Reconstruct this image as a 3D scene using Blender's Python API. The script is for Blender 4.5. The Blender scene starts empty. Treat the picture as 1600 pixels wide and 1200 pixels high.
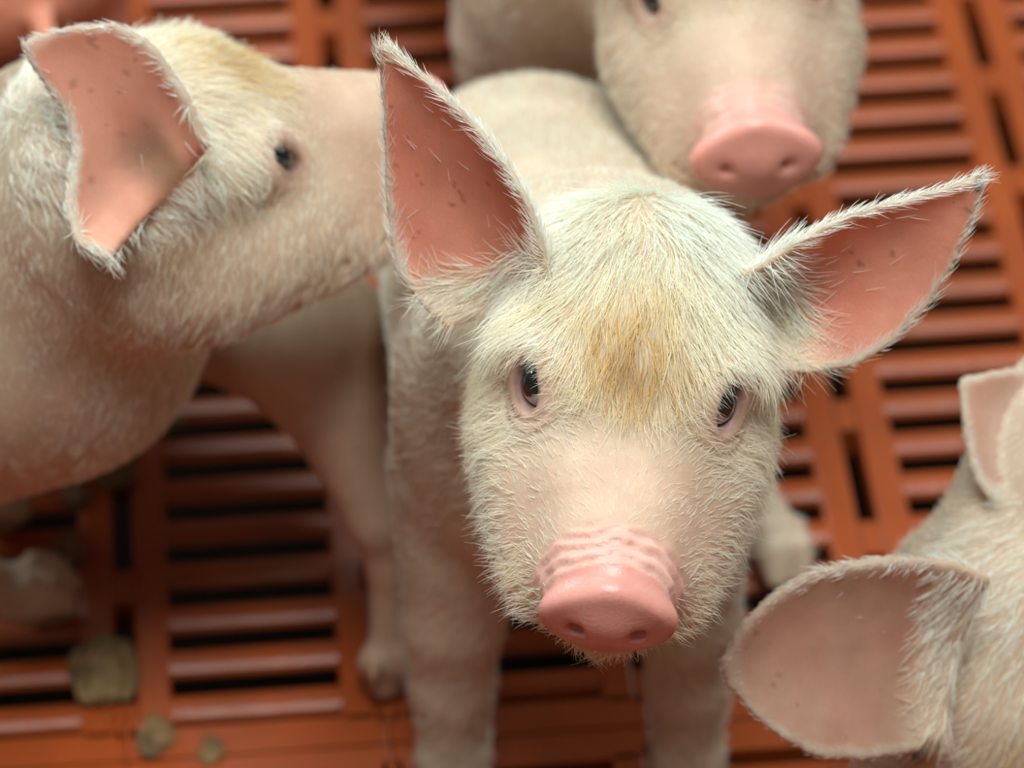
import bpy, math, random
import numpy as np
from mathutils import Vector, Matrix

random.seed(7)
RNG = np.random.default_rng(11)
SC = bpy.context.scene
COL = SC.collection
MM = 0.001

# ------------------------------------------------------------------ camera
# a phone held 1.12 m above the slats, looking 45 degrees down through its long lens
CAM_H, PITCH, FPX = 1120.0, math.radians(45), 5600.0
cam_d = bpy.data.cameras.new('camera')
cam = bpy.data.objects.new('camera', cam_d)
COL.objects.link(cam)
cam.location = (0, 0, CAM_H * MM)
cam.rotation_euler = (math.pi / 2 - PITCH, 0, 0)
cam_d.sensor_width = 36.0
cam_d.lens = FPX / 1600 * 36
cam_d.clip_start = 0.05
cam_d.dof.use_dof = True
cam_d.dof.focus_distance = 1.118
cam_d.dof.aperture_fstop = 7.6
SC.camera = cam

# ------------------------------------------------------------------ light
world = bpy.data.worlds.new('world')
SC.world = world
world.use_nodes = True
bg = world.node_tree.nodes['Background']
bg.inputs['Color'].default_value = (0.62, 0.80, 0.86, 1)
bg.inputs['Strength'].default_value = 0.07


def area(name, loc, target, sx, sy, power, color):
    d = bpy.data.lights.new(name, 'AREA')
    d.shape = 'RECTANGLE'
    d.size, d.size_y, d.energy, d.color = sx, sy, power, color
    o = bpy.data.objects.new(name, d)
    COL.objects.link(o)
    o.location = loc
    o.rotation_euler = (Vector(target) - Vector(loc)).to_track_quat('-Z', 'Y').to_euler()
    return o


area('skylight', (0.10, 0.42, 2.39), (-0.10, 0.90, 0.1), 0.9, 0.7, 58, (0.93, 1.0, 0.98))
area('rear_crown_fill', (-0.55, 1.95, 2.39), (0.0, 1.0, 0.2), 1.2, 0.7, 27, (0.74, 0.98, 1.0))  # added unseen source, whitens crowns and backs without brightening the face
area('window_light_west', (-1.95, 2.0, 1.5), (0.0, 0.95, 0.25), 1.2, 0.9, 50, (0.80, 0.97, 1.0))
area('window_light_east', (1.95, 2.0, 1.5), (0.0, 0.95, 0.25), 1.2, 0.9, 28, (0.80, 0.97, 1.0))
area('front_fill', (-1.0, -1.3, 1.6), (-0.1, 0.95, 0.1), 1.2, 1.2, 2, (1.0, 0.93, 0.82))  # unseen weak warm fill added from the front left

vs = SC.view_settings
vs.view_transform = 'Standard'
vs.look = 'None'
vs.gamma = 1.0
vs.exposure = 0.0
vs.use_curve_mapping = False
SC.cycles.use_denoising = True
SC.cycles.max_bounces = 8

# ------------------------------------------------------------------ small helpers
F_ = np.array([0, math.cos(PITCH), -math.sin(PITCH)])
U_ = np.array([0, math.sin(PITCH), math.cos(PITCH)])
R_ = np.array([1.0, 0, 0])
C_ = np.array([0, 0, CAM_H])


def V3(*a):
    return np.array(a, dtype=float)


def nrm(v):
    v = np.asarray(v, dtype=float)
    return v / np.linalg.norm(v)


def at(x, y, Z):
    """the point (mm) seen at a pixel of the 1600x1200 photograph, Z mm along the view axis"""
    return C_ + Z * (F_ + (x - 800) / FPX * R_ + (600 - y) / FPX * U_)


def on_floor(x, y, h=0.0):
    d = F_ + (x - 800) / FPX * R_ + (600 - y) / FPX * U_
    return C_ + d * ((CAM_H - h) / -d[2])


def tag(o, label=None, cat=None, group=None, kind=None):
    for k, v in (('label', label), ('category', cat), ('group', group), ('kind', kind)):
        if v:
            o[k] = v
    return o


def link_mesh(name, verts, faces, mat, parent=None, smooth=True):
    """verts in mm; faces an (n,4) or list of lists"""
    me = bpy.data.meshes.new(name)
    verts = np.asarray(verts, dtype=np.float32) * MM
    if isinstance(faces, np.ndarray):
        nf, k = faces.shape
        me.vertices.add(len(verts))
        me.vertices.foreach_set('co', verts.ravel())
        me.loops.add(nf * k)
        me.loops.foreach_set('vertex_index', faces.astype(np.int32).ravel())
        me.polygons.add(nf)
        me.polygons.foreach_set('loop_start', np.arange(0, nf * k, k, dtype=np.int32))
        me.update(calc_edges=True)
        me.validate()
    else:
        me.from_pydata([tuple(v) for v in verts], [], faces)
        me.update()
    me.polygons.foreach_set('use_smooth', np.full(len(me.polygons), smooth))
    me.materials.append(mat)
    o = bpy.data.objects.new(name, me)
    COL.objects.link(o)
    if parent is not None:
        o.parent = parent
    return o


# ------------------------------------------------------------------ materials
def new_mat(name):
    m = bpy.data.materials.new(name)
    m.use_nodes = True
    nt = m.node_tree
    return m, nt, nt.nodes['Principled BSDF']


def node(nt, t, **kw):
    n = nt.nodes.new(t)
    for k, v in kw.items():
        setattr(n, k, v)
    return n


def ramp(nt, fac, stops):
    r = node(nt, 'ShaderNodeValToRGB')
    e = r.color_ramp.elements
    while len(e) < len(stops):
        e.new(0.5)
    for el, (p, c) in zip(e, stops):
        el.position = p
        el.color = (*c, 1)
    nt.links.new(fac, r.inputs['Fac'])
    return r.outputs['Color']


def noise(nt, scale, detail=4, rough=0.55, coord=None):
    n = node(nt, 'ShaderNodeTexNoise')
    n.inputs['Scale'].default_value = scale
    n.inputs['Detail'].default_value = detail
    n.inputs['Roughness'].default_value = rough
    if coord is None:
        coord = node(nt, 'ShaderNodeTexCoord').outputs['Object']
    nt.links.new(coord, n.inputs['Vector'])
    return n.outputs['Fac']


def mix(nt, fac, a, b, mode='MIX'):
    n = node(nt, 'ShaderNodeMix', data_type='RGBA', blend_type=mode)
    for s, v in ((n.inputs[0], fac), (n.inputs[6], a), (n.inputs[7], b)):
        if isinstance(v, (int, float)):
            s.default_value = v
        elif isinstance(v, tuple):
            s.default_value = (*v, 1)
        else:
            nt.links.new(v, s)
    return n.outputs[2]


def bump(nt, bsdf, height, strength, dist):
    b = node(nt, 'ShaderNodeBump')
    b.inputs['Strength'].default_value = strength
    b.inputs['Distance'].default_value = dist
    nt.links.new(height, b.inputs['Height'])
    nt.links.new(b.outputs['Normal'], bsdf.inputs['Normal'])


def skin_material():
    m, nt, b = new_mat('pig_skin')
    tone = node(nt, 'ShaderNodeAttribute', attribute_name='tone').outputs['Color']
    mott = ramp(nt, noise(nt, 55, 5), [(0.3, (0.86, 0.80, 0.76)), (0.7, (1.06, 1.04, 1.02))])
    col = mix(nt, 1.0, tone, mott, 'MULTIPLY')
    nt.links.new(col, b.inputs['Base Color'])
    wet = node(nt, 'ShaderNodeAttribute', attribute_name='wet').outputs['Fac']
    rg = node(nt, 'ShaderNodeMapRange')
    rg.inputs['To Min'].default_value, rg.inputs['To Max'].default_value = 0.52, 0.30
    nt.links.new(wet, rg.inputs['Value'])
    nt.links.new(rg.outputs['Result'], b.inputs['Roughness'])
    b.inputs['Specular IOR Level'].default_value = 0.35
    thin = node(nt, 'ShaderNodeAttribute', attribute_name='thin').outputs['Fac']
    tl = node(nt, 'ShaderNodeBsdfTranslucent')
    nt.links.new(mix(nt, 1.0, col, (1.0, 0.72, 0.62), 'MULTIPLY'), tl.inputs['Color'])
    ms = node(nt, 'ShaderNodeMixShader')
    mul = node(nt, 'ShaderNodeMath', operation='MULTIPLY')
    mul.inputs[1].default_value = 0.35
    nt.links.new(thin, mul.inputs[0])
    nt.links.new(mul.outputs[0], ms.inputs[0])
    nt.links.new(b.outputs[0], ms.inputs[1])
    nt.links.new(tl.outputs[0], ms.inputs[2])
    nt.links.new(ms.outputs[0], nt.nodes['Material Output'].inputs['Surface'])
    b.inputs['Subsurface Weight'].default_value = 0.45
    b.inputs['Subsurface Radius'].default_value = (1.0, 0.34, 0.2)
    b.inputs['Subsurface Scale'].default_value = 0.004
    bump(nt, b, noise(nt, 900, 3), 0.25, 0.0006)
    return m


def hair_material():
    m, nt, b = new_mat('pig_bristle')
    tint = node(nt, 'ShaderNodeAttribute', attribute_name='tint').outputs['Fac']
    col = ramp(nt, tint, [(0.0, (0.93, 0.94, 0.88)), (0.45, (0.94, 0.84, 0.62)), (0.8, (0.82, 0.58, 0.24)), (1.0, (0.60, 0.36, 0.11))])
    out = nt.nodes['Material Output']
    nt.nodes.remove(b)
    d = node(nt, 'ShaderNodeBsdfDiffuse')
    t = node(nt, 'ShaderNodeBsdfTranslucent')
    g = node(nt, 'ShaderNodeBsdfGlossy')
    g.inputs['Roughness'].default_value = 0.35
    g.inputs['Color'].default_value = (1, 1, 1, 1)
    nt.links.new(col, d.inputs['Color'])
    nt.links.new(col, t.inputs['Color'])
    m1, m2 = node(nt, 'ShaderNodeMixShader'), node(nt, 'ShaderNodeMixShader')
    m1.inputs[0].default_value = 0.42
    m2.inputs[0].default_value = 0.07
    nt.links.new(d.outputs[0], m1.inputs[1])
    nt.links.new(t.outputs[0], m1.inputs[2])
    nt.links.new(m1.outputs[0], m2.inputs[1])
    nt.links.new(g.outputs[0], m2.inputs[2])
    nt.links.new(m2.outputs[0], out.inputs['Surface'])
    return m


def eye_material():
    m, nt, b = new_mat('pig_eye')
    iris = node(nt, 'ShaderNodeAttribute', attribute_name='iris').outputs['Fac']
    nt.links.new(ramp(nt, iris, [(0.0, (0.004, 0.004, 0.005)), (0.42, (0.005, 0.006, 0.008)), (0.6, (0.016, 0.013, 0.012)),
                                 (0.84, (0.022, 0.017, 0.015)), (0.90, (0.42, 0.42, 0.42)), (1.0, (0.5, 0.42, 0.4))]), b.inputs['Base Color'])
    b.inputs['Roughness'].default_value = 0.06
    b.inputs['Coat Weight'].default_value = 0.6
    b.inputs['Coat Roughness'].default_value = 0.02
    return m


def slat_material():
    m, nt, b = new_mat('orange_plastic')
    base = ramp(nt, noise(nt, 9, 4), [(0.3, (0.27, 0.048, 0.009)), (0.7, (0.40, 0.074, 0.013))])
    dirt = ramp(nt, noise(nt, 24, 8, 0.65), [(0.56, (0, 0, 0)), (0.72, (1, 1, 1))])
    col = mix(nt, mix(nt, 0.5, dirt, (0, 0, 0)), base, (0.16, 0.07, 0.03))
    nt.links.new(col, b.inputs['Base Color'])
    b.inputs['Roughness'].default_value = 0.38
    b.inputs['Specular IOR Level'].default_value = 0.5
    bump(nt, b, noise(nt, 160, 4), 0.25, 0.0015)
    return m


def pit_material():
    m, nt, b = new_mat('pit_slurry')
    nt.links.new(ramp(nt, noise(nt, 6, 5), [(0.3, (0.006, 0.004, 0.003)), (0.7, (0.014, 0.009, 0.006))]), b.inputs['Base Color'])
    b.inputs['Roughness'].default_value = 0.9
    b.inputs['Specular IOR Level'].default_value = 0.05
    return m


def dung_material():
    m, nt, b = new_mat('dung')
    nt.links.new(ramp(nt, noise(nt, 120, 6), [(0.3, (0.09, 0.05, 0.018)), (0.7, (0.30, 0.18, 0.07))]), b.inputs['Base Color'])
    b.inputs['Roughness'].default_value = 0.75
    bump(nt, b, noise(nt, 300, 5), 0.6, 0.002)
    return m


SKIN, HAIR, EYE, SLAT, PIT, DUNG = skin_material(), hair_material(), eye_material(), slat_material(), pit_material(), dung_material()


# ------------------------------------------------------------------ the slatted floor
def build_floor():
    verts, faces = [], []

    def loft(rings):
        n = len(rings[0])
        o = len(verts)
        for r in rings:
            verts.extend(r)
        for i in range(len(rings) - 1):
            for j in range(n):
                faces.append([o + i * n + j, o + i * n + (j + 1) % n, o + (i + 1) * n + (j + 1) % n, o + (i + 1) * n + j])
        faces.append([o + j for j in range(n)][::-1])
        faces.append([o + (len(rings) - 1) * n + j for j in range(n)])

    def bar_a(a0, a1, b, w, h, crown):          # a bar along a, its top rounded
        prof = [(-2.2, -h), (-2.2, -crown * 1.05), (-w * .40, -crown), (-w * .48, -crown * .86), (-w * .48, -crown * .62), (-w * .40, -crown * .32), (-w * .24, -crown * .08), (0, 0)]
        prof = prof + [(-x, z) for x, z in prof[-2::-1]]
        loft([[(a, b + p, z) for p, z in prof] for a in (a0, a1)])

    def bar_b(b0, b1, a, w, h, e=1.6):
        prof = [(-w / 2, -h), (-w / 2, -e), (-w / 2 + e * .35, -e * .35), (-w / 2 + e, 0), (w / 2 - e, 0), (w / 2 - e * .35, -e * .35), (w / 2, -e), (w / 2, -h)]
        loft([[(a + p, b, z) for p, z in prof[::-1]] for b in (b0, b1)])

    PA, PB, NC, NR = 105.5, 24.3, 4, 24
    gap, rib, slot = 69.0, 14.2, 8.1
    pw, pl = PA * NC, PB * NR + 32
    for ia in range(-4, 5):
        for ib in range(-3, 4):
            A0, B0 = ia * pw, ib * pl
            # end boards
            for c in range(NC):
                x0 = A0 + c * PA
                bar_b(B0 + 0.6, B0 + 16, x0 + PA / 2, PA + 0.02, 16)
                bar_b(B0 + pl - 16, B0 + pl - 0.6, x0 + PA / 2, PA + 0.02, 16)
                # two ribs with cross bars between: [rib slot rib] centred on x0, shared by neighbours
                for s in (-1, 1):
                    bar_b(B0 + 14, B0 + pl - 14, x0 + PA / 2 + s * (PA / 2 - slot / 2 - rib / 2 - .15), rib, 18)
                    seg = slot / 2 - (0.5 if (c == 0 and s < 0) or (c == NC - 1 and s > 0) else 0)
                    for r in range(0, NR + 1, 3):
                        bc = B0 + 16 + min(r + .2, NR - .1) * PB
                        xs = x0 + (seg / 2 + (0.5 if (c == 0) else 0) if s < 0 else PA - seg / 2 - (0.5 if c == NC - 1 else 0))
                        bar_b(bc - 9, bc + 9, xs, seg + .5, 16, 0.3)
                for r in range(NR):
                    bar_a(x0 + PA / 2 - gap / 2 - 1, x0 + PA / 2 + gap / 2 + 1, B0 + 16 + (r + .5) * PB, 14.2, 10, 6.0)
    return np.array(verts, dtype=float), faces


fv, ff = build_floor()
# lay the panels so the ribs run as in the photograph
GRID_O = on_floor(193, 918)
GRID_R = math.radians(5.2)
ca, sa = math.cos(GRID_R), math.sin(GRID_R)
OFF_A, OFF_B = 0.0, 0.0
ax = fv[:, 0] + OFF_A
by = fv[:, 1] + OFF_B - (16 + 24.3 * 3.2)
fw = np.stack([GRID_O[0] + ax * ca - by * sa, GRID_O[1] + ax * sa + by * ca, fv[:, 2]], 1)
floor = link_mesh('floor', fw, ff, SLAT, smooth=False)
for p in floor.data.polygons:
    p.use_smooth = False
tag(floor, kind='structure')
pit = link_mesh('floor_pit', [(-2000, -1500, -330), (2000, -1500, -330), (2000, 2900, -330), (-2000, 2900, -330)], [[0, 1, 2, 3]], PIT, smooth=False)
tag(pit, kind='structure')


def wall_material():
    m, nt, b = new_mat('limewashed_wall')
    nt.links.new(ramp(nt, noise(nt, 5, 6), [(0.3, (0.14, 0.125, 0.10)), (0.7, (0.22, 0.20, 0.16))]), b.inputs['Base Color'])
    b.inputs['Roughness'].default_value = 0.85
    bump(nt, b, noise(nt, 60, 5), 0.3, 0.004)
    return m


WALL = wall_material()
for nm, x0, x1, y0, y1 in (('wall_left', -2100, -2000, -1600, 3000), ('wall_right', 2000, 2100, -1600, 3000), ('wall_back', -2000, 2000, 2900, 3000), ('wall_front', -2000, 2000, -1600, -1500)):
    q = [(x, y, z) for z in (-330, 2400) for x, y in ((x0, y0), (x1, y0), (x1, y1), (x0, y1))]
    wl = link_mesh(nm, q, [[3, 2, 1, 0], [4, 5, 6, 7], [0, 1, 5, 4], [1, 2, 6, 5], [2, 3, 7, 6], [3, 0, 4, 7]], WALL, smooth=False)
    tag(wl, kind='structure')


# ------------------------------------------------------------------ implicit surfaces
def smin(a, b, k):
    if k <= 0:
        return np.minimum(a, b)
    h = np.clip(0.5 + 0.5 * (b - a) / k, 0, 1)
    return b + (a - b) * h - k * h * (1 - h)


def smax(a, b, k):
    return -smin(-a, -b, k)


def sd_cone(P, a, b, r1, r2):
    a, b = np.asarray(a, float), np.asarray(b, float)
    ba = b - a
    t = np.clip((P - a) @ ba / (ba @ ba), 0, 1)
    return np.linalg.norm(P - a - t[:, None] * ba, axis=1) - (r1 + (r2 - r1) * t)


def sd_ell(P, c, r, M=None):
    q = P - np.asarray(c, float)
    if M is not None:
        q = q @ np.asarray(M, float).T          # rows of M are the axes
    r = np.asarray(r, float)
    k0 = np.linalg.norm(q / r, axis=1)
    k1 = np.linalg.norm(q / (r * r), axis=1) + 1e-9
    return np.where(k0 < 1e-6, -r.min(), k0 * (k0 - 1) / k1)


def mesh_sdf(fn, lo, hi, h, B=8):
    """surface nets over the sign change of fn, evaluated only in the blocks near the surface"""
    lo = np.asarray(lo, float)
    nb = np.ceil((np.asarray(hi, float) - lo) / (h * B)).astype(int)
    n = nb * B
    bi = np.stack(np.meshgrid(*[np.arange(k) for k in nb], indexing='ij'), -1).reshape(-1, 3)
    bc = lo + (bi * B + (B - 1) / 2) * h
    dc = np.concatenate([fn(bc[i:i + 1500]) for i in range(0, len(bc), 1500)])
    G = np.empty(n, dtype=np.float32)
    G5 = G.reshape(nb[0], B, nb[1], B, nb[2], B)
    G5[:] = np.where(dc > 0, 50.0, -50.0).reshape(nb)[:, None, :, None, :, None]
    act = bi[np.abs(dc) < B * h * 1.45 + 3]
    loc = np.stack(np.meshgrid(*[np.arange(B)] * 3, indexing='ij'), -1).reshape(-1, 3)
    for b in act:
        p = lo + (b * B + loc) * h
        G[b[0] * B:(b[0] + 1) * B, b[1] * B:(b[1] + 1) * B, b[2] * B:(b[2] + 1) * B] = fn(p).reshape(B, B, B)
    S = G < 0
    c = [slice(None, -1), slice(1, None)]
    cnt = np.zeros(np.array(n) - 1, dtype=np.int8)
    for i in (0, 1):
        for j in (0, 1):
            for k in (0, 1):
                cnt += S[c[i], c[j], c[k]]
    ci = np.argwhere((cnt > 0) & (cnt < 8))
    idx = np.full(np.array(n) - 1, -1, dtype=np.int32)
    idx[tuple(ci.T)] = np.arange(len(ci))
    acc, num = np.zeros((len(ci), 3)), np.zeros(len(ci))
    corners = [(i, j, k) for i in (0, 1) for j in (0, 1) for k in (0, 1)]
    for x in range(8):
        for d in range(3):
            a = corners[x]
            if a[d]:
                continue
            bb = list(a)
            bb[d] = 1
            ga = G[tuple((ci + a).T)]
            gb = G[tuple((ci + bb).T)]
            m = (ga < 0) != (gb < 0)
            t = np.where(m, ga / np.where(m, ga - gb, 1), 0)
            p = np.broadcast_to(np.asarray(a, float), (len(ci), 3)).copy()
            p[:, d] += t
            acc[m] += p[m]
            num[m] += 1
    Vt = lo + (ci + acc / num[:, None]) * h
    Fs = []
    for d in range(3):
        e1, e2 = (d + 1) % 3, (d + 2) % 3
        s0 = [slice(None)] * 3
        s1 = [slice(None)] * 3
        s0[d], s1[d] = slice(None, -1), slice(1, None)
        a, b = S[tuple(s0)], S[tuple(s1)]
        E = np.argwhere(a != b)
        E = E[(E[:, e1] > 0) & (E[:, e2] > 0) & (E[:, e1] < n[e1] - 1) & (E[:, e2] < n[e2] - 1)]
        flip = S[tuple(E.T)]
        q = []
        for o1, o2 in ((-1, -1), (0, -1), (0, 0), (-1, 0)):
            w = E.copy()
            w[:, e1] += o1
            w[:, e2] += o2
            q.append(idx[tuple(w.T)])
        q = np.stack(q, 1)
        q[~flip] = q[~flip][:, ::-1]
        Fs.append(q)
    return Vt, np.concatenate(Fs)


def edges_of(Q):
    e = np.concatenate([Q[:, [0, 1]], Q[:, [1, 2]], Q[:, [2, 3]], Q[:, [3, 0]]])
    return np.unique(np.sort(e, 1), axis=0)


def smooth(Vt, E, it, lam=0.5, mask=None):
    deg = np.bincount(E.ravel(), minlength=len(Vt))[:, None].astype(float)
    for _ in range(it):
        acc = np.stack([np.bincount(E[:, 0], Vt[E[:, 1], d], len(Vt)) + np.bincount(E[:, 1], Vt[E[:, 0], d], len(Vt)) for d in range(3)], 1)
        dv = (acc / np.maximum(deg, 1) - Vt) * lam
        Vt = Vt + (dv if mask is None else dv * mask[:, None])
    return Vt


def vnormals(Vt, Q):
    fn = np.cross(Vt[Q[:, 2]] - Vt[Q[:, 0]], Vt[Q[:, 3]] - Vt[Q[:, 1]])
    nn = np.zeros_like(Vt)
    for k in range(4):
        for d in range(3):
            nn[:, d] += np.bincount(Q[:, k], fn[:, d], len(Vt))
    return nn / (np.linalg.norm(nn, axis=1, keepdims=True) + 1e-12)


def hash_noise(P, cell, seed):
    """smooth value noise in -1..1, three channels"""
    q = P / cell
    i = np.floor(q).astype(np.int64)
    f = q - i
    f = f * f * (3 - 2 * f)
    out = np.zeros((len(P), 3))
    for a in (0, 1):
        for b in (0, 1):
            for c in (0, 1):
                w = (f[:, 0] if a else 1 - f[:, 0]) * (f[:, 1] if b else 1 - f[:, 1]) * (f[:, 2] if c else 1 - f[:, 2])
                hsh = ((i[:, 0] + a) * 73856093) ^ ((i[:, 1] + b) * 19349663) ^ ((i[:, 2] + c) * 83492791) ^ (seed * 2654435)
                for k in range(3):
                    v = ((hsh * (k * 2 + 7919) + k * 104729) >> 3) & 0xffff
                    out[:, k] += w * (v / 32767.5 - 1)
    return out


def sstep(a, b, x):
    t = np.clip((x - a) / (b - a), 0, 1)
    return t * t * (3 - 2 * t)


# ------------------------------------------------------------------ a pig
class Ear:
    """a cupped leaf between a root and a tip; face is the way its hollow looks"""

    def __init__(self, root, tip, face, width, curl=(1.9, 0.5), sweep=(0, 0, 0), wprof=None, thick=1.5, skew=0.0, fold=0.0, wlow=None, hollow=(.12, .26), dirt=0.0, canal=0.0):
        self.hollow, self.dirt, self.canal = hollow, dirt, canal
        root, tip = np.asarray(root, float), np.asarray(tip, float)
        nu, nv = 80, 61
        u = np.linspace(0, 1, nu)[:, None]
        mid = (root + tip) / 2 + np.asarray(sweep, float)
        ctr = (1 - u) ** 2 * root + 2 * u * (1 - u) * mid + u ** 2 * tip
        T = np.gradient(ctr, axis=0)
        T /= np.linalg.norm(T, axis=1, keepdims=True)
        f = np.asarray(face, float)
        N = f - (T @ f)[:, None] * T
        N /= np.linalg.norm(N, axis=1, keepdims=True)
        L = np.cross(T, N)
        uu = u[:, 0]
        if wprof is None:
            wprof = ((0, .74), (.12, .90), (.27, 1.0), (.42, .94), (.58, .77), (.74, .53), (.87, .29), (.96, .12), (1, .03))
        w = np.interp(uu, *zip(*wprof)) * width / 2
        k = np.array([.2, .6, .2])
        for _ in range(6):
            w = np.convolve(np.pad(w, 1, mode='edge'), k, 'valid')
        w2 = np.interp(uu, *zip(*wlow)) * width / 2 if wlow else w
        phi = curl[0] + (curl[1] - curl[0]) * sstep(0, .8, uu)
        v = np.linspace(-1, 1, nv)[None, :]
        Rr = np.where(v > 0, (w / phi)[:, None], (w2 / phi)[:, None])
        ang = v * phi[:, None]
        X = Rr * np.sin(ang) + (skew * w * (1 - uu))[:, None]
        Y = Rr * (1 - np.cos(ang))
        Y = Y + fold * np.maximum(v, 0) ** 2 * (w * 1.0)[:, None]
        P = ctr[:, None, :] + L[:, None, :] * X[..., None] + N[:, None, :] * Y[..., None]
        Pu = np.gradient(P, axis=0)
        Pv = np.gradient(P, axis=1)
        nn = np.cross(Pu, Pv)
        nn /= np.linalg.norm(nn, axis=2, keepdims=True) + 1e-9
        self.P = P.reshape(-1, 3)
        self.N = nn.reshape(-1, 3)
        if (self.N @ f).mean() < 0:
            self.N = -self.N
        self.u = np.broadcast_to(u, (nu, nv)).reshape(-1)
        self.v = np.broadcast_to(v, (nu, nv)).reshape(-1)
        self.t = thick * (1.15 - 0.35 * np.abs(self.v) ** 3) * (1.25 - 0.3 * self.u)
        self.lo, self.hi = self.P.min(0), self.P.max(0)
        self.T = nrm(tip - root)
        self.face = nrm(f)

    def dist(self, P):
        lo, hi = P.min(0) - 14, P.max(0) + 14
        box = np.maximum(np.maximum(self.lo - P, P - self.hi), 0)
        far = np.linalg.norm(box, axis=1)
        if np.all(hi < self.lo) or np.any(lo > self.hi) or np.any(hi < self.lo):
            return far + 10
        m = np.all((self.P > lo) & (self.P < hi), axis=1)
        if not m.any():
            return far + 10
        S, t = self.P[m], self.t[m]
        out = np.empty(len(P))
        for i in range(0, len(P), 512):
            d = np.linalg.norm(P[i:i + 512, None] - S[None], axis=2) - t[None]
            out[i:i + 512] = d.min(1)
        return np.minimum(out, np.maximum(out, far))

    def near(self, P):
        """nearest sample for each point: index and distance"""
        I, D = np.zeros(len(P), int), np.full(len(P), 1e9)
        m = np.where(np.all((P > self.lo - 8) & (P < self.hi + 8), axis=1))[0]
        for i in range(0, len(m), 600):
            s = m[i:i + 600]
            d = np.linalg.norm(P[s][:, None] - self.P[None], axis=2)
            I[s], D[s] = d.argmin(1), d.min(1)
        return I, D


class Head:
    def __init__(self, O, X, Y, Z, s=1.0, snout=1.0, lid=1.0):
        self.lid = lid
        self.O, self.M, self.s, self.snout = np.asarray(O, float), np.array([X, Y, Z], float), s, snout
        self.find_eyes()

    @staticmethod
    def frame(nose, up):
        Y = nrm(nose)
        Z = nrm(np.asarray(up, float) - Y * (Y @ up))
        return np.cross(Y, Z), Y, Z

    def to(self, P):
        return (P - self.O) @ self.M.T / self.s

    def w(self, *q):
        return self.O + self.s * (np.asarray(q, float) @ self.M)

    def wdir(self, *q):
        return np.asarray(q, float) @ self.M

    def base(self, Q):
        A = np.abs(Q[:, :1])
        Qm = np.concatenate([A, Q[:, 1:]], 1)                # the face is symmetric
        d = sd_ell(Q, (0, -20, 2), (42.5, 46, 36))
        d = smin(d, sd_ell(Q, (0, -42, 17), (31, 25, 23)), 16)
        d = smin(d, sd_ell(Qm, (25, -14, -28), (25, 40, 29)), 14)
        d = smin(d, sd_ell(Qm, (25, 13, -26), (17, 28, 21)), 13)
        d = smin(d, sd_ell(Qm, (20, 26, -40), (17, 36, 17)), 12)
        d = smin(d, sd_ell(Qm, (16, 36, -29), (12, 28, 13)), 10)
        Qs = Q * np.array([0.95, 1, 1])
        d = smin(d, sd_cone(Qs, (0, 8, -9), (0, 66, -20), 29, 19.5), 12)
        d = smin(d, sd_cone(Q, (0, -8, -42), (0, 58, -42), 24, 13), 12)
        d = smin(d, sd_ell(Qm, (28, -2, 13), (13, 13, 9)), 9)       # brows
        return d

    def find_eyes(self):
        self.eyes = []
        for sx in (1, -1):
            o = nrm((sx * .77, .57, .30))
            c = np.array([sx * 9.0, -3, 2.5])
            t = np.linspace(10, 70, 400)
            d = self.base(c + t[:, None] * o)
            surf = c + t[np.argmax(d > 0)] * o
            sl = nrm(np.array([0, .70, -.72]) - o * (o @ np.array([0, .70, -.72])))
            ac = np.cross(sl, o)
            self.eyes.append((surf, o, sl, ac))

    def sdf(self, P):
        Q = self.to(P)
        d = self.base(Q)
        for surf, o, sl, ac in self.eyes:
            M = np.array([sl, ac, o])
            d = smin(d, sd_ell(Q, surf - o * 1.6, (14.0, 10.0, 3.0), M), 5)
            d = smax(d, -sd_ell(Q, surf + o * 1.0, (8.4, 4.5 * self.lid, 7.5), M), 1.2)
        # the snout disc, its face turned a little down
        k = self.snout
        c = np.array([0, 77.5, -22.0])
        th = math.radians(13)
        ny, nz = math.cos(th), -math.sin(th)
        q = Q - c
        y = q[:, 1] * ny + q[:, 2] * nz
        z = -q[:, 1] * nz + q[:, 2] * ny
        x = q[:, 0]
        wx = 21.8 * k * (1 - .16 * np.clip(-z / 17, 0, 1) ** 1.5 - .42 * np.clip(z / 17, 0, 1) ** 2)
        rr = (np.abs(x / wx) ** 2.3 + np.abs(z / (17.0 * k)) ** 2.3 + 1e-9) ** (1 / 2.3)
        d2 = (rr - 1) * 16.5 * k + 3.0
        dome = 1.2 * (1 - np.clip(rr, 0, 1) ** 2)
        dy = np.abs(y - .2) - 3.5 - dome + 3.0
        disc = np.minimum(np.maximum(d2, dy), 0) + np.hypot(np.maximum(d2, 0), np.maximum(dy, 0)) - 3.0
        d = smin(d, disc, 3.2)
        for sx in (1, -1):
            n = np.array([sx * 9.6 * k, 0, -1.5])
            dn = np.sqrt(((x - n[0]) / 2.5) ** 2 + ((z - n[2] - sx * 0 + .25 * np.abs(x - n[0])) / 3.0) ** 2 + ((y - 5.0) / 5.0) ** 2) - 1
            d = smax(d, -dn * 2.5, 1.4)
        # the mouth: a crease below the snout running back along the cheek
        m = np.abs(Q[:, 2] + 37.5 - .10 * (60 - Q[:, 1]) * (Q[:, 1] < 60)) - .35
        mouth = np.maximum(m, np.maximum(26 - Q[:, 1], Q[:, 1] - 74))
        shell = np.abs(d + 1.0) - 1.6
        d = smax(d, -np.maximum(mouth, shell), 1.2)
        return d * self.s


class Pig:
    def __init__(self, name, label, group, head, ears, parts, h, tail=None):
        self.name, self.label, self.group, self.head, self.ears, self.parts, self.h = name, label, group, head, ears, parts, h

    def sdf(self, P):
        d = None
        for k, f in self.parts:
            e = f(P)
            d = e if d is None else smin(d, e, k)
        d = smin(d, self.head.sdf(P), 15)
        for e in self.ears:
            d = smin(d, e.dist(P), 5)
        return np.maximum(d, .4 - P[:, 2])


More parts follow.
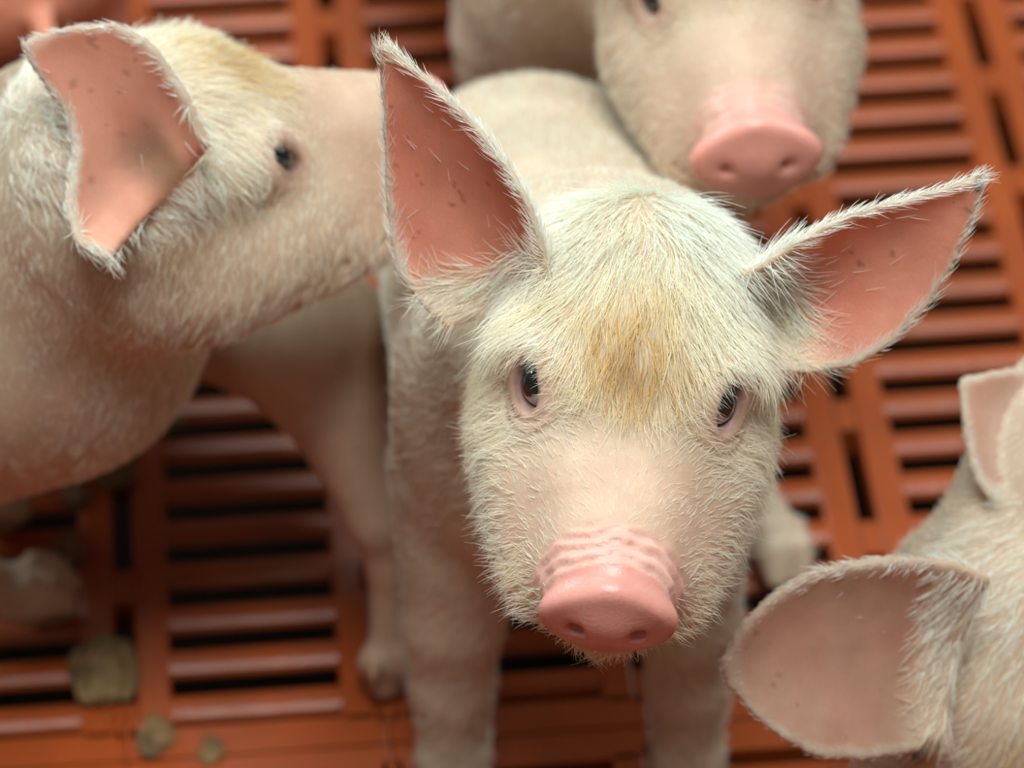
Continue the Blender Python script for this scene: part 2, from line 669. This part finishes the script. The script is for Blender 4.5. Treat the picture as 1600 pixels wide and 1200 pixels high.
def chain(pts, k):
    """round-cone chain [(x,y,z,r), ...] as one part"""
    def f(P):
        d = None
        for a, b in zip(pts[:-1], pts[1:]):
            e = sd_cone(P, a[:3], b[:3], a[3], b[3])
            d = e if d is None else smin(d, e, k)
        return d
    return f


def trotter(foot, fwd, r=9.0):
    """two toes and two dew claws"""
    foot, fwd = np.asarray(foot, float), nrm(fwd)
    side = np.cross(fwd, (0, 0, 1))

    def f(P):
        d = None
        for s in (-1, 1):
            a = foot + side * s * r * .55 + V3(0, 0, r * 1.6)
            b = foot + side * s * r * .62 + fwd * r * .9 + V3(0, 0, r * .55)
            e = sd_cone(P, a, b, r * .72, r * .50)
            d = e if d is None else np.minimum(d, e)
            g = sd_cone(P, foot + side * s * r * .7 - fwd * r * .6 + V3(0, 0, r * 2.3), foot + side * s * r * .8 - fwd * r * 1.1 + V3(0, 0, r * 1.6), r * .36, r * .25)
            d = np.minimum(d, g)
        return np.maximum(d, .2 - P[:, 2])
    return f


PINK = np.array([0.60, 0.43, 0.32])
PALE = np.array([0.58, 0.50, 0.38])


def fur_curves(name, parent, roots, normals, dirs, length, tint, rad, lift, curl, seed, npt=5):
    n = len(roots)
    rng = np.random.default_rng(seed)
    t = np.linspace(0, 1, npt)[None, :, None]
    d0 = dirs + normals * lift[:, None]
    d0 /= np.linalg.norm(d0, axis=1, keepdims=True)
    bend = dirs * .35 - normals * (lift * .55)[:, None] + rng.normal(0, curl, (n, 3))
    P = roots[:, None] + length[:, None, None] * (t * d0[:, None] + t ** 2 * bend[:, None] * .6)
    cu = bpy.data.hair_curves.new(name)
    cu.add_curves([npt] * n)
    cu.attributes['position'].data.foreach_set('vector', (P * MM).astype(np.float32).ravel())
    ra = cu.attributes.get('radius') or cu.attributes.new('radius', 'FLOAT', 'POINT')
    prof = np.array([1.0, 1.0, .85, .6, .2]) if npt == 5 else np.linspace(1, .2, npt)
    ra.data.foreach_set('value', (rad[:, None] * prof[None] * MM).astype(np.float32).ravel())
    ta = cu.attributes.new('tint', 'FLOAT', 'CURVE')
    ta.data.foreach_set('value', tint.astype(np.float32))
    cu.materials.append(HAIR)
    o = bpy.data.objects.new(name, cu)
    COL.objects.link(o)
    o.parent = parent
    return o


def unit(v):
    return v / (np.linalg.norm(v, axis=1, keepdims=True) + 1e-9)


def make_pig(pig, lo, hi, hairs, back, eye_gaze=None, rad=.085, seed=1, hlen=1.0, gold=1.0, reddish=0.0, ear_pink=.92, shade_tan=0.0):
    Vt, Q = mesh_sdf(pig.sdf, lo, hi, pig.h)
    E = edges_of(Q)
    Vt = smooth(Vt, E, 2, .4)
    N = vnormals(Vt, Q)
    H = pig.head
    L = H.to(Vt)
    inhead = sstep(-95, -60, L[:, 1]) * (np.abs(L[:, 0]) < 70) * (np.abs(L[:, 2]) < 75)
    # ---- folds on top of the snout, loose skin under the eyes
    k = H.snout
    ez = L[:, 2] + 22
    top = sstep(-12, 6, ez)
    wob = hash_noise(L, 9.0, 3)
    ph = L[:, 1] + wob[:, 0] * 2.2 + hash_noise(L, 4.5, 4)[:, 2] * .8 + .008 * L[:, 0] ** 2
    fold = np.sin((ph - 58) * 2 * math.pi / 4.3)
    amp = sstep(60, 64, L[:, 1]) * (1 - sstep(73.2, 75.2, L[:, 1])) * top
    disp = amp * (.75 * fold + .35 * hash_noise(L, 3.0, 5)[:, 1])
    fold2 = np.sin((ph - 40) * 2 * math.pi / 6.5)
    disp += .07 * fold2 * sstep(36, 42, L[:, 1]) * (1 - sstep(52, 56, L[:, 1])) * top
    for surf, o, sl, ac in H.eyes:
        r = L - surf
        rr = np.linalg.norm(r * 1.0, axis=1)
        disp += .45 * np.sin(rr * 2 * math.pi / 4.2 + wob[:, 1]) * sstep(8, 11, rr) * (1 - sstep(15, 22, rr))
    Vt = Vt + N * (disp * H.s)[:, None] * (np.abs(L[:, 0]) < 60)[:, None]
    N = vnormals(Vt, Q)
    # ---- pigment, with some shade painted in
    nA, nB = hash_noise(Vt, 34, 21)[:, 0], hash_noise(Vt, 9, 22)[:, 0]
    tone = PALE[None] + (PINK - PALE)[None] * np.clip(.45 + .4 * nA + .15 * nB, 0, 1)[:, None]

    def lay(mask, col):
        nonlocal tone
        tone = tone + (np.asarray(col)[None] - tone) * np.clip(mask, 0, 1)[:, None]

    hz = (np.abs(L[:, 0]) < 70) & (np.abs(L[:, 2]) < 80)
    br = sstep(20, 45, L[:, 1]) * hz
    lay(br * .5, (0.68, 0.42, 0.31))
    disc = sstep(73.2, 75.2, L[:, 1]) * (L[:, 1] < 95) * (np.abs(L[:, 0]) < 30) * (np.abs(ez) < 26)
    lay(disc, (0.74, 0.34, 0.29))
    lay(amp * .7, (0.82, 0.45, 0.40))
    for surf, o, sl, ac in H.eyes:
        r = L - surf
        a, b, c = r @ sl, r @ ac, r @ o
        rr = np.sqrt((a / 1.25) ** 2 + b ** 2 + c ** 2)
        lay((1 - sstep(7, 16, rr)) * .6, (0.58, 0.35, 0.27))
        lay((1 - sstep(5.2, 7.2, np.sqrt((a / 1.45) ** 2 + b ** 2 + c ** 2))) * .8, (0.20, 0.10, 0.09))
    earm = np.zeros(len(Vt))
    canal, dirty = np.zeros(len(Vt)), np.zeros(len(Vt))
    rim = np.zeros(len(Vt))
    earany = np.zeros(len(Vt))
    eu = np.zeros(len(Vt))
    efl = np.zeros((len(Vt), 3))
    for e in pig.ears:
        I, D = e.near(Vt)
        ok = D < 4.5
        side = ((Vt - e.P[I]) * e.N[I]).sum(1)
        inner = ok * sstep(-.3, .6, side) * sstep(*e.hollow, e.u[I] + .05 * nB) * (1 - sstep(.93, .995, np.abs(e.v[I])))
        earm = np.maximum(earm, inner)
        canal = np.maximum(canal, inner * e.canal * (1 - sstep(.16, .42, e.u[I])) * (1 - sstep(.1, .5, np.abs(e.v[I] - .1))))
        dirty = np.maximum(dirty, ok * e.dirt * sstep(.86, .92, e.u[I]))
        rim = np.maximum(rim, ok * sstep(.90, .98, np.maximum(np.abs(e.v[I]), e.u[I] - .02)) * sstep(.1, .3, e.u[I]))
        earany = np.maximum(earany, ok * sstep(.1, .3, e.u[I]))
        eu = np.where(ok, e.u[I], eu)
        efl[ok] = (e.T[None] * .8 + (np.sign(e.v[I]) * np.abs(e.v[I]) ** 2)[:, None] * np.cross(e.T, e.N[I]) * -.6)[ok]
    lay(earm * ear_pink, (0.88, 0.39, 0.28))
    vein = np.clip(hash_noise(Vt * np.array([1, 1, 1.0]), 16, 31)[:, 0] * 1.4, 0, 1)
    lay(earm * vein * .6 * ear_pink, (0.80, 0.27, 0.19))
    specks = (hash_noise(Vt, 2.6, 41)[:, 0] > .77) * earany * (hash_noise(Vt, 22, 42)[:, 1] > -.1)
    lay(specks * .6, (0.42, 0.15, 0.10))
    lay(rim * .7, (0.84, 0.74, 0.62))
    lay(canal * .95, (0.24, 0.11, 0.055))  # shade of the ear hollow painted in as dark brown
    tipd = dirty * (hash_noise(Vt, 6, 43)[:, 0] > .1)
    lay(tipd * .7, (0.22, 0.13, 0.08))
    hoof = (Vt[:, 2] < 16) * 1.0
    lay(hoof * .8, (0.22, 0.12, 0.085))
    if shade_tan:
        lay(np.full(len(Vt), shade_tan) * (1 - disc), (0.46, 0.30, 0.21))  # browner skin tone, partly standing in for shade from bodies above
    if reddish:
        lay(np.full(len(Vt), reddish), (0.86, 0.30, 0.20))
    body = link_mesh(pig.name, Vt, Q, SKIN)
    ca_ = body.data.color_attributes.new('tone', 'FLOAT_COLOR', 'POINT')
    ca_.data.foreach_set('color', np.concatenate([np.clip(tone, 0, 1), np.ones((len(Vt), 1))], 1).astype(np.float32).ravel())
    for an, av in (('wet', np.clip(disc + amp * .7, 0, 1)), ('thin', earany)):
        at_ = body.data.attributes.new(an, 'FLOAT', 'POINT')
        at_.data.foreach_set('value', np.asarray(av, dtype=np.float32))
    tag(body, pig.label, 'pig', pig.group)
    # ---- eyes
    for surf, o, sl, ac in H.eyes:
        g = o if eye_gaze is None else nrm(o * .6 + eye_gaze * .4)
        nu_, nv_ = 40, 26
        th = np.linspace(0, math.pi, nv_)
        phs = np.linspace(0, 2 * math.pi, nu_, endpoint=False)
        a1 = nrm(np.cross(g, V3(.1, .2, 1)))
        a2 = np.cross(g, a1)
        vv, ir, fc = [], [], []
        rad_e = 7.6
        cen = surf - o * 6.1
        for i, t in enumerate(th):
            for q in phs:
                bulge = 1 + .05 * math.exp(-(t / .5) ** 2)
                vv.append(H.w(*(cen + rad_e * bulge * (g * math.cos(t) + (a1 * math.cos(q) + a2 * math.sin(q)) * math.sin(t)))))
                ir.append(t / 1.3)
        for i in range(nv_ - 1):
            for j in range(nu_):
                fc.append([i * nu_ + j, i * nu_ + (j + 1) % nu_, (i + 1) * nu_ + (j + 1) % nu_, (i + 1) * nu_ + j][::-1])
        eo = link_mesh('eye', np.array(vv), np.array(fc), EYE, body)
        ia = eo.data.attributes.new('iris', 'FLOAT', 'POINT')
        ia.data.foreach_set('value', np.clip(np.array(ir), 0, 1).astype(np.float32))
    # ---- bristles
    if hairs:
        rng = np.random.default_rng(seed)
        tri = np.concatenate([Q[:, [0, 1, 2]], Q[:, [0, 2, 3]]])
        A = np.linalg.norm(np.cross(Vt[tri[:, 1]] - Vt[tri[:, 0]], Vt[tri[:, 2]] - Vt[tri[:, 0]]), axis=1)
        ctr = Vt[tri].mean(1)
        LL = H.to(ctr)
        Eh = sstep(-80, -55, LL[:, 1])
        disc_t, earm_t = disc[tri].mean(1), earm[tri].mean(1)
        dens = .40 + .60 * Eh
        fore = sstep(2, 14, LL[:, 2]) * Eh * (1 - sstep(-8, 12, LL[:, 1] - (27 - .62 * np.abs(LL[:, 0]))))
        dens = dens + .25 * fore + .45 * sstep(0, -22, LL[:, 1]) * fore
        dens *= 1 - .62 * earany[tri].mean(1)
        bridge = sstep(14, 42, LL[:, 1]) * sstep(-30, -10, LL[:, 2])
        dens *= (1 - .66 * bridge * Eh) * (1 - disc_t) * (1 - .985 * earm_t) * (1 - .97 * amp[tri].mean(1))
        dens = dens + 1.1 * rim[tri].mean(1)
        for surf, o, sl, ac in H.eyes:
            r = LL - surf
            rr = np.linalg.norm(r, axis=1)
            dens *= .004 + sstep(6.8, 11, rr)
        dens *= ctr[:, 2] > 22
        fcam = unit(C_[None] - ctr)
        facing = (np.cross(Vt[tri[:, 1]] - Vt[tri[:, 0]], Vt[tri[:, 2]] - Vt[tri[:, 0]]) * fcam).sum(1) / (A + 1e-9)
        dens *= np.where(facing > -.45, 1, .35)                 # fewer on the far side
        cdf = np.cumsum(A * dens)
        pick = np.searchsorted(cdf, rng.random(hairs) * cdf[-1])
        b = rng.random((hairs, 2))
        fl = b.sum(1) > 1
        b[fl] = 1 - b[fl]
        T = tri[pick]
        w = np.stack([1 - b.sum(1), b[:, 0], b[:, 1]], 1)[..., None]
        R = (Vt[T] * w).sum(1)
        n = unit((N[T] * w).sum(1))
        l = H.to(R)
        wv = w[..., 0]
        eh = sstep(-80, -55, l[:, 1])
        rm = (rim[T] * wv).sum(1)
        ea = (earany[T] * wv).sum(1)
        ef = (efl[T] * w).sum(1)
        # flow on the face, in the head's own axes
        x, y, z = l.T
        f = np.zeros_like(l)
        fo = sstep(2, 16, z) * (1 - sstep(-6, 10, y - (27 - .62 * np.abs(x)) + 5 * hash_noise(l, 5, seed + 12)[:, 0]))
        f += fo[:, None] * np.stack([x * .018, .95 - .012 * np.abs(x), -.55 + 0 * x], 1)
        ck = (1 - fo)
        f += ck[:, None] * np.stack([np.sign(x) * .45 * sstep(4, 20, np.abs(x)), -.35 + 0 * x, -.75 + 0 * x], 1)
        br_ = sstep(14, 40, y) * sstep(-30, -10, z) * (1 - fo)
        f = f * (1 - br_)[:, None] + br_[:, None] * np.stack([np.sign(x) * .5 * sstep(2, 10, np.abs(x)), -.7 + 0 * x, .1 + 0 * x], 1)
        for surf, o, sl, ac in H.eyes:                          # brows sweep out over the eye
            bp = surf + np.array([0, -3, 11])
            wgt = np.exp(-(np.linalg.norm(l - bp, axis=1) / 8.5) ** 2)
            f = f * (1 - wgt)[:, None] + wgt[:, None] * np.array([np.sign(surf[0]) * .9, .45, -.05])
        wf = f @ H.M
        bd = np.asarray(back, float)[None] + np.array([0, 0, -.45])
        ehf = sstep(-108, -84, y)[:, None]
        d = wf * ehf + bd * (1 - ehf)
        d = d * (1 - ea)[:, None] + ef * ea[:, None]
        d = d + hash_noise(R, 7, seed + 5) * .35 + hash_noise(R, 2.6, seed + 6) * .40 + rng.normal(0, .10, d.shape)
        d = d - n * (d * n).sum(1, keepdims=True)
        d = unit(d)
        br_h = br_ * eh
        ln = (5.2 + 3.6 * eh + 4.4 * fo * eh) * (1 - .62 * br_h) * (1 - .58 * ea)
        for surf, o, sl, ac in H.eyes:
            ln = ln * (.42 + .58 * sstep(8, 22, np.linalg.norm(l - surf, axis=1)))
        jaw = sstep(-30, -46, z) * eh
        ln = ln * (1 - .2 * jaw) * (.65 + .6 * rng.random(hairs)) * H.s * hlen
        lift = .27 + .22 * jaw + .25 * rm + .15 * br_h + rng.random(hairs) * .25
        wild = (rng.random(hairs) < .03) & (ea < .1)
        ln = ln * np.where(wild, 1.45, 1)
        lift = lift + wild * .5
        g = np.exp(-((x / 15) ** 2 + ((y - 8) / 20) ** 2 + ((z - 24) / 22) ** 2)) * eh
        cloud = hash_noise(R, 13, seed + 9)[:, 0]
        tint = np.clip(.16 + .13 * cloud + gold * (.72 + .30 * cloud) * g + rng.normal(0, .13, hairs) + .08 * eh - .12 * rm - .16 * sstep(-8, -30, y) * eh * fo, 0, 1)
        fur_curves('fur', body, R - n * .3, n, d, ln, tint, rad * (.72 + .28 * fo) * (.7 + .6 * rng.random(hairs)), lift, .16, seed + 2)
    return body


def head_from(pixel, Z, nose_view, roll=0.0, s=1.0, snout=1.0):
    """a head turned to the lens: nose_view degrees between its nose and the line of sight"""
    r = math.radians(roll)
    down = -U_ * math.cos(r) - R_ * math.sin(r)
    a = math.radians(nose_view)
    nose = -F_ * math.cos(a) + down * math.sin(a)
    up = -F_ * math.sin(a) - down * math.cos(a)
    X, Y, Zz = Head.frame(nose, up)
    return Head(at(*pixel, Z), X, Y, Zz, s, snout)


def leg(pts, fwd, r=9.0):
    foot = pts[-1]
    return [(12, chain(pts, 6)), (5, trotter(foot[:3], fwd, r))]


def tail(base, out):
    b, o = np.asarray(base, float), nrm(out)
    sd = np.cross(o, (0, 0, 1))
    pts = []
    for i in range(13):
        t = i / 12
        a = t * 2.2 * math.pi
        q = b + o * (4 + 22 * min(t * 2, 1) + 4 * math.cos(a) * t) + sd * math.sin(a) * 9 * t + V3(0, 0, -34 * t ** 1.3)
        pts.append((*q, 5.4 - 2.9 * t))
    return (4, chain(pts, 2))


# ================================================================== the piglet looking up
H1 = head_from((980, 615), 1143, 42, 6.0)
ear_l = Ear(H1.w(38, -31, 6), H1.w(88, -57, 84), H1.wdir(.42, .88, .12), 66, curl=(1.1, .5), dirt=.8, sweep=R_ * 9 - U_ * 4 - F_ * -6, skew=0)
ear_r = Ear(H1.w(-38, -36, 13), H1.w(-104, -51, 61), H1.wdir(-.25, .93, .2), 60, curl=(1.15, .45), dirt=1.0, sweep=R_ * 5 - U_ * 10 + F_ * 6, skew=0)
fl, fr = on_floor(710, 1250), on_floor(1072, 1250)
P1 = Pig('piglet', 'white piglet with pricked pink ears and golden forehead bristles looking straight up', None, H1, [ear_l, ear_r], [
    (0, chain([(*H1.w(0, -38, -14), 42), (32, 905, 236, 56), (24, 925, 186, 62)], 20)),
    (24, chain([(24, 925, 186, 62), (18, 985, 174, 61), (8, 1046, 160, 62)], 20)),
    *leg([(-12, 918, 150, 34), (-22, 902, 92, 19), (-23, 898, 58, 15.5), (fl[0], fl[1] + 4, 20, 13), (fl[0], fl[1], 9, 10)], (0, -1, 0), 11),
    *leg([(58, 918, 150, 34), (67, 902, 92, 19), (68, 898, 58, 15.5), (fr[0], fr[1] + 4, 20, 13), (fr[0], fr[1], 9, 10)], (0, -1, 0), 11),
    *leg([(-18, 1050, 130, 34), (-26, 1068, 75, 18), (-28, 1080, 52, 12), (-28, 1066, 20, 10), (-28, 1062, 9, 9)], (0, -1, 0)),
    *leg([(40, 1045, 125, 36), (70, 1036, 68, 18), (90, 1028, 44, 13), (108, 1010, 20, 11), (113, 1000, 10, 10)], (.2, -1, 0)),
    tail((8, 1098, 178), (0, 1, 0)),
], 1.35)
b1 = make_pig(P1, (-85, 700, -2), (170, 1130, 425), 62000, (-.1, 1, .1), H1.wdir(0, .75, .66), seed=3, rad=.09)

# ================================================================== the piglet on the left, in profile
X, Y, Zz = Head.frame((math.cos(math.radians(25)), math.sin(math.radians(25)), 0.0), (0, 0, 1))
s2 = 1.07
eye2 = at(445, 250, 1236)
H2 = Head((0, 0, 0), X, Y, Zz, s2, 1.0, .62)
H2.O = eye2 - s2 * (H2.eyes[0][0] @ H2.M)
er = H2.w(37, -36, 8)
P2 = Pig('piglet', 'piglet in profile with its nose to the right and one ear laid back', None, H2, [
    Ear(at(268, 275, 1204), at(46, 72, 1190), -F_ * .95 + U_ * .05 - R_ * .1, 54, curl=(1.1, .5), thick=2.2, hollow=(-.3, -.1), canal=1.0,
        wprof=((0, .75), (.25, 1.0), (.55, 1.1), (.75, .95), (.9, .55), (1, .10)), wlow=((0, 1.5), (.15, 1.6), (.3, 1.3), (.45, .62), (.6, .3), (.9, .15), (1, .05))),
    Ear(H2.w(-37, -36, 2), H2.w(-72, -72, -52), H2.wdir(-.3, .9, .3), 54, thick=2.3),
], [
    (8, chain([(*H2.w(30, -34, 4), 15), (*at(276, 282, 1214), 10)], 1)),
    (14, chain([(*H2.w(0, -38, -16), 44), (-178, 962, 200, 62), (-222, 985, 176, 74)], 20)),
    (24, chain([(-222, 985, 176, 74), (-330, 985, 172, 76), (-440, 985, 170, 74)], 20)),
    *leg([(-238, 960, 130, 32), (-262, 955, 80, 22), (-240, 968, 42, 14), (-199, 980, 17, 11), (-190, 982, 9, 9)], (1, 0, 0), 9.5),
    *leg([(-215, 1030, 125, 30), (-222, 1035, 70, 18), (-218, 1035, 40, 13), (-216, 1035, 9, 10)], (1, 0, 0), 10),
    *leg([(-450, 950, 130, 36), (-470, 945, 75, 18), (-455, 940, 11, 10)], (1, 0, 0), 10),
    *leg([(-445, 1015, 130, 36), (-465, 1020, 75, 18), (-450, 1020, 11, 10)], (1, 0, 0), 10),
    tail((-508, 985, 200), (-1, 0, 0)),
], 2.0)
b2 = make_pig(P2, (-565, 840, -2), (20, 1140, 395), 34000, (-1, -.1, .1), seed=13, rad=.11, shade_tan=.22, gold=.9, hlen=.62)

# ================================================================== the piglet behind, over the first one's rump
H3 = head_from((1142, -6), 1346, 36, -5.5, 1.0, 1.13)
P3 = Pig('piglet', 'piglet with a broad pink snout lowered behind the raised head', None, H3, [
    Ear(H3.w(37, -36, 14), H3.w(95, -60, 70), H3.wdir(.4, .85, .2), 52, thick=2.3),
    Ear(H3.w(-37, -36, 14), H3.w(-100, -58, 62), H3.wdir(-.4, .85, .2), 52, thick=2.3),
], [
    (0, chain([(*H3.w(0, -40, -14), 42), (62, 1165, 222, 52), (45, 1205, 172, 64)], 20)),
    (24, chain([(45, 1205, 172, 64), (20, 1300, 172, 70), (-10, 1400, 168, 68)], 20)),
    *leg([(5, 1200, 130, 32), (0, 1190, 80, 18), (0, 1186, 9, 10)], (0, -1, 0), 10),
    *leg([(86, 1200, 130, 32), (92, 1190, 80, 18), (92, 1186, 9, 10)], (0, -1, 0), 10),
    *leg([(-45, 1410, 130, 34), (-50, 1425, 75, 18), (-48, 1415, 9, 10)], (0, -1, 0), 10),
    *leg([(30, 1410, 130, 34), (36, 1425, 75, 18), (34, 1415, 9, 10)], (0, -1, 0), 10),
    tail((-14, 1462, 196), (-.1, 1, 0)),
], 2.0)
b3 = make_pig(P3, (-100, 920, -2), (205, 1515, 345), 20000, (-.2, 1, .1), seed=23, rad=.12, hlen=.8, gold=1.3, shade_tan=.35)

# ================================================================== the piglet standing low between the left one and the first
X, Y, Zz = Head.frame((-.85, .25, -.35), (0, 0, 1))
H4 = Head((-300, 1146, 106), X, Y, Zz, .76)
ft = on_floor(602, 1088)
P4 = Pig('piglet', 'piglet turned away, only its flank and thin hind leg showing', None, H4, [
    Ear(H4.w(37, -36, 14), H4.w(72, -70, 10), H4.wdir(.4, .85, .2), 50, thick=2.5),
    Ear(H4.w(-37, -36, 14), H4.w(-72, -70, 10), H4.wdir(-.4, .85, .2), 50, thick=2.5),
], [
    (0, chain([(*H4.w(0, -40, -10), 34), (-228, 1120, 112, 42), (-196, 1110, 114, 46)], 20)),
    (20, chain([(-196, 1110, 114, 46), (-128, 1070, 126, 45), (-80, 1003, 142, 33)], 20)),
    *leg([(-68, 985, 122, 22), (-52, 962, 84, 12.5), (-47, 958, 62, 10.5), (ft[0] + 3, ft[1] + 4, 22, 8.6), (ft[0], ft[1], 9, 7.6)], (-.3, 1, 0), 8.5),
    *leg([(-86, 1034, 112, 22), (-62, 1022, 70, 12), (-54, 1014, 9, 8)], (-.4, 1, 0), 8),
    *leg([(-196, 1090, 100, 24), (-196, 1085, 60, 12), (-196, 1085, 9, 8)], (-1, .2, 0), 8),
    *leg([(-205, 1135, 100, 24), (-208, 1138, 60, 12), (-208, 1140, 9, 8)], (-1, .2, 0), 8),
], 2.2)
b4 = make_pig(P4, (-450, 910, -2), (-5, 1270, 260), 5000, (.6, -.75, 0), seed=33, rad=.10, hlen=.5, shade_tan=.75)

# ================================================================== the piglet at the lower right, head down
X, Y, Zz = Head.frame((-.20, -.72, -.66), (.1, -.6, .75))
H5 = Head((0, 0, 0), X, Y, Zz, 1.05)
H5.O = at(1630, 935, 1255) - 1.05 * (V3(0, -42, 18) @ H5.M)
P5 = Pig('piglet', 'piglet with its head down and a big floppy ear spotted along the edge', None, H5, [
    Ear(at(1488, 1010, 1220), at(1138, 1048, 1196), -F_ * .92 - U_ * .3, 74, thick=2.4, curl=(.55, .5), sweep=U_ * 6 - F_ * 8,
        wprof=((0, .8), (.15, .95), (.4, 1.0), (.65, .92), (.8, .72), (.92, .45), (1, .10))),
    Ear(at(1668, 760, 1262), at(1506, 600, 1262), -F_ * .9 + R_ * .2, 58, curl=(.9, .5), sweep=U_ * 6, thick=2.3),
], [
    (0, chain([(*H5.w(0, -38, -14), 44), (225, 880, 190, 56), (285, 905, 165, 66)], 20)),
    (24, chain([(285, 905, 165, 66), (390, 930, 165, 70), (490, 950, 162, 66)], 20)),
    *leg([(270, 875, 125, 32), (268, 870, 75, 18), (264, 868, 9, 10)], (-1, 0, 0), 10),
    *leg([(275, 945, 125, 32), (272, 948, 75, 18), (268, 950, 9, 10)], (-1, 0, 0), 10),
    *leg([(495, 915, 125, 34), (508, 915, 75, 18), (500, 912, 9, 10)], (-1, 0, 0), 10),
    *leg([(495, 985, 125, 34), (508, 985, 75, 18), (500, 988, 9, 10)], (-1, 0, 0), 10),
    tail((550, 960, 192), (1, .1, 0)),
], 2.0)
b5 = make_pig(P5, (60, 680, -2), (605, 1040, 320), 24000, (1, .3, .1), seed=43, rad=.11, hlen=.65, gold=.3, ear_pink=.40, shade_tan=.25)

# ================================================================== the piglet in the top left corner
X, Y, Zz = Head.frame((-.5, .82, -.25), (0, 0, 1))
H6 = Head((-424, 1600, 190), X, Y, Zz, 1.0)
P6 = Pig('piglet', 'reddish pink piglet seen from the rump, at the back behind the one in profile', None, H6, [
    Ear(H6.w(37, -36, 14), H6.w(95, -60, 60), H6.wdir(.4, .85, .2), 50, thick=2.6),
    Ear(H6.w(-37, -36, 14), H6.w(-95, -60, 60), H6.wdir(-.4, .85, .2), 50, thick=2.6),
], [
    (0, chain([(*H6.w(0, -38, -14), 46), (-372, 1490, 172, 58), (-339, 1430, 160, 64)], 20)),
    (24, chain([(-339, 1430, 160, 64), (-284, 1340, 164, 66), (-230, 1252, 160, 64)], 20)),
    *leg([(-379, 1440, 120, 30), (-382, 1452, 75, 17), (-382, 1452, 11, 10)], (-.5, .8, 0), 10),
    *leg([(-314, 1470, 120, 30), (-312, 1482, 75, 17), (-312, 1482, 11, 10)], (-.5, .8, 0), 10),
    *leg([(-262, 1250, 120, 34), (-266, 1244, 75, 17), (-268, 1250, 11, 10)], (-.5, .8, 0), 10),
    *leg([(-200, 1290, 120, 34), (-194, 1282, 75, 17), (-196, 1288, 11, 10)], (-.5, .8, 0), 10),
    tail((-206, 1204, 150), (.5, -.85, 0)),
], 2.4)
b6 = make_pig(P6, (-540, 1150, -2), (-130, 1740, 300), 6000, (.5, -.8, 0), seed=53, rad=.12, hlen=.4, reddish=.75)


# ================================================================== clumps of dung on the slats
def clump(px, py, r, squash, label, seed, h=0.0):
    c = on_floor(px, py, 3)
    nu_, nv_ = 48, 32
    vv, fc = [], []
    for i in range(nv_ + 1):
        t = math.pi * i / nv_
        for j in range(nu_):
            q = 2 * math.pi * j / nu_
            vv.append((math.sin(t) * math.cos(q), math.sin(t) * math.sin(q), math.cos(t)))
    vv = np.array(vv)
    nz = hash_noise(vv * 1.0 + seed * 3.1, .75, seed)[:, 0] * .32 + hash_noise(vv + seed, .34, seed + 1)[:, 1] * .20 + hash_noise(vv + seed, .15, seed + 2)[:, 2] * .08
    vv = vv * (1 + nz)[:, None] * np.array([r, r * squash, r * .55])
    vv[:, 2] = np.maximum(vv[:, 2], -r * .12)
    for i in range(nv_):
        for j in range(nu_):
            fc.append([i * nu_ + j, i * nu_ + (j + 1) % nu_, (i + 1) * nu_ + (j + 1) % nu_, (i + 1) * nu_ + j][::-1])
    o = link_mesh('dung_clump', vv + np.array([c[0], c[1], 1.0 + r * .05]), np.array(fc), DUNG)
    tag(o, label, 'dung', 'dung clumps on the orange slats')
    return o


clump(163, 1045, 13, 1.5, 'largest dung clump, over the slot below the trotter', 3)
clump(190, 668, 8, 1.2, 'dung clump close under the profile piglet\'s throat', 5)
clump(178, 725, 10, 1.3, 'broad dung clump filling the top of the upright slot', 6)
clump(122, 770, 6, 1.2, 'small dung clump on the bar ends left of the upright slot', 7)
clump(105, 852, 7, 1.1, 'dung clump on the rib above the trotter', 8)
clump(258, 645, 7, .9, 'dung smear at the left end of the slats below the belly', 9)
clump(408, 602, 6, .9, 'dung clump beside the turned-away piglet\'s flank', 10)
clump(245, 1150, 7, 1.4, 'dung clump on the rib by the lowest slat', 11)
clump(330, 1168, 5, 1.2, 'small dung crumb on the solid orange board at the bottom', 12)
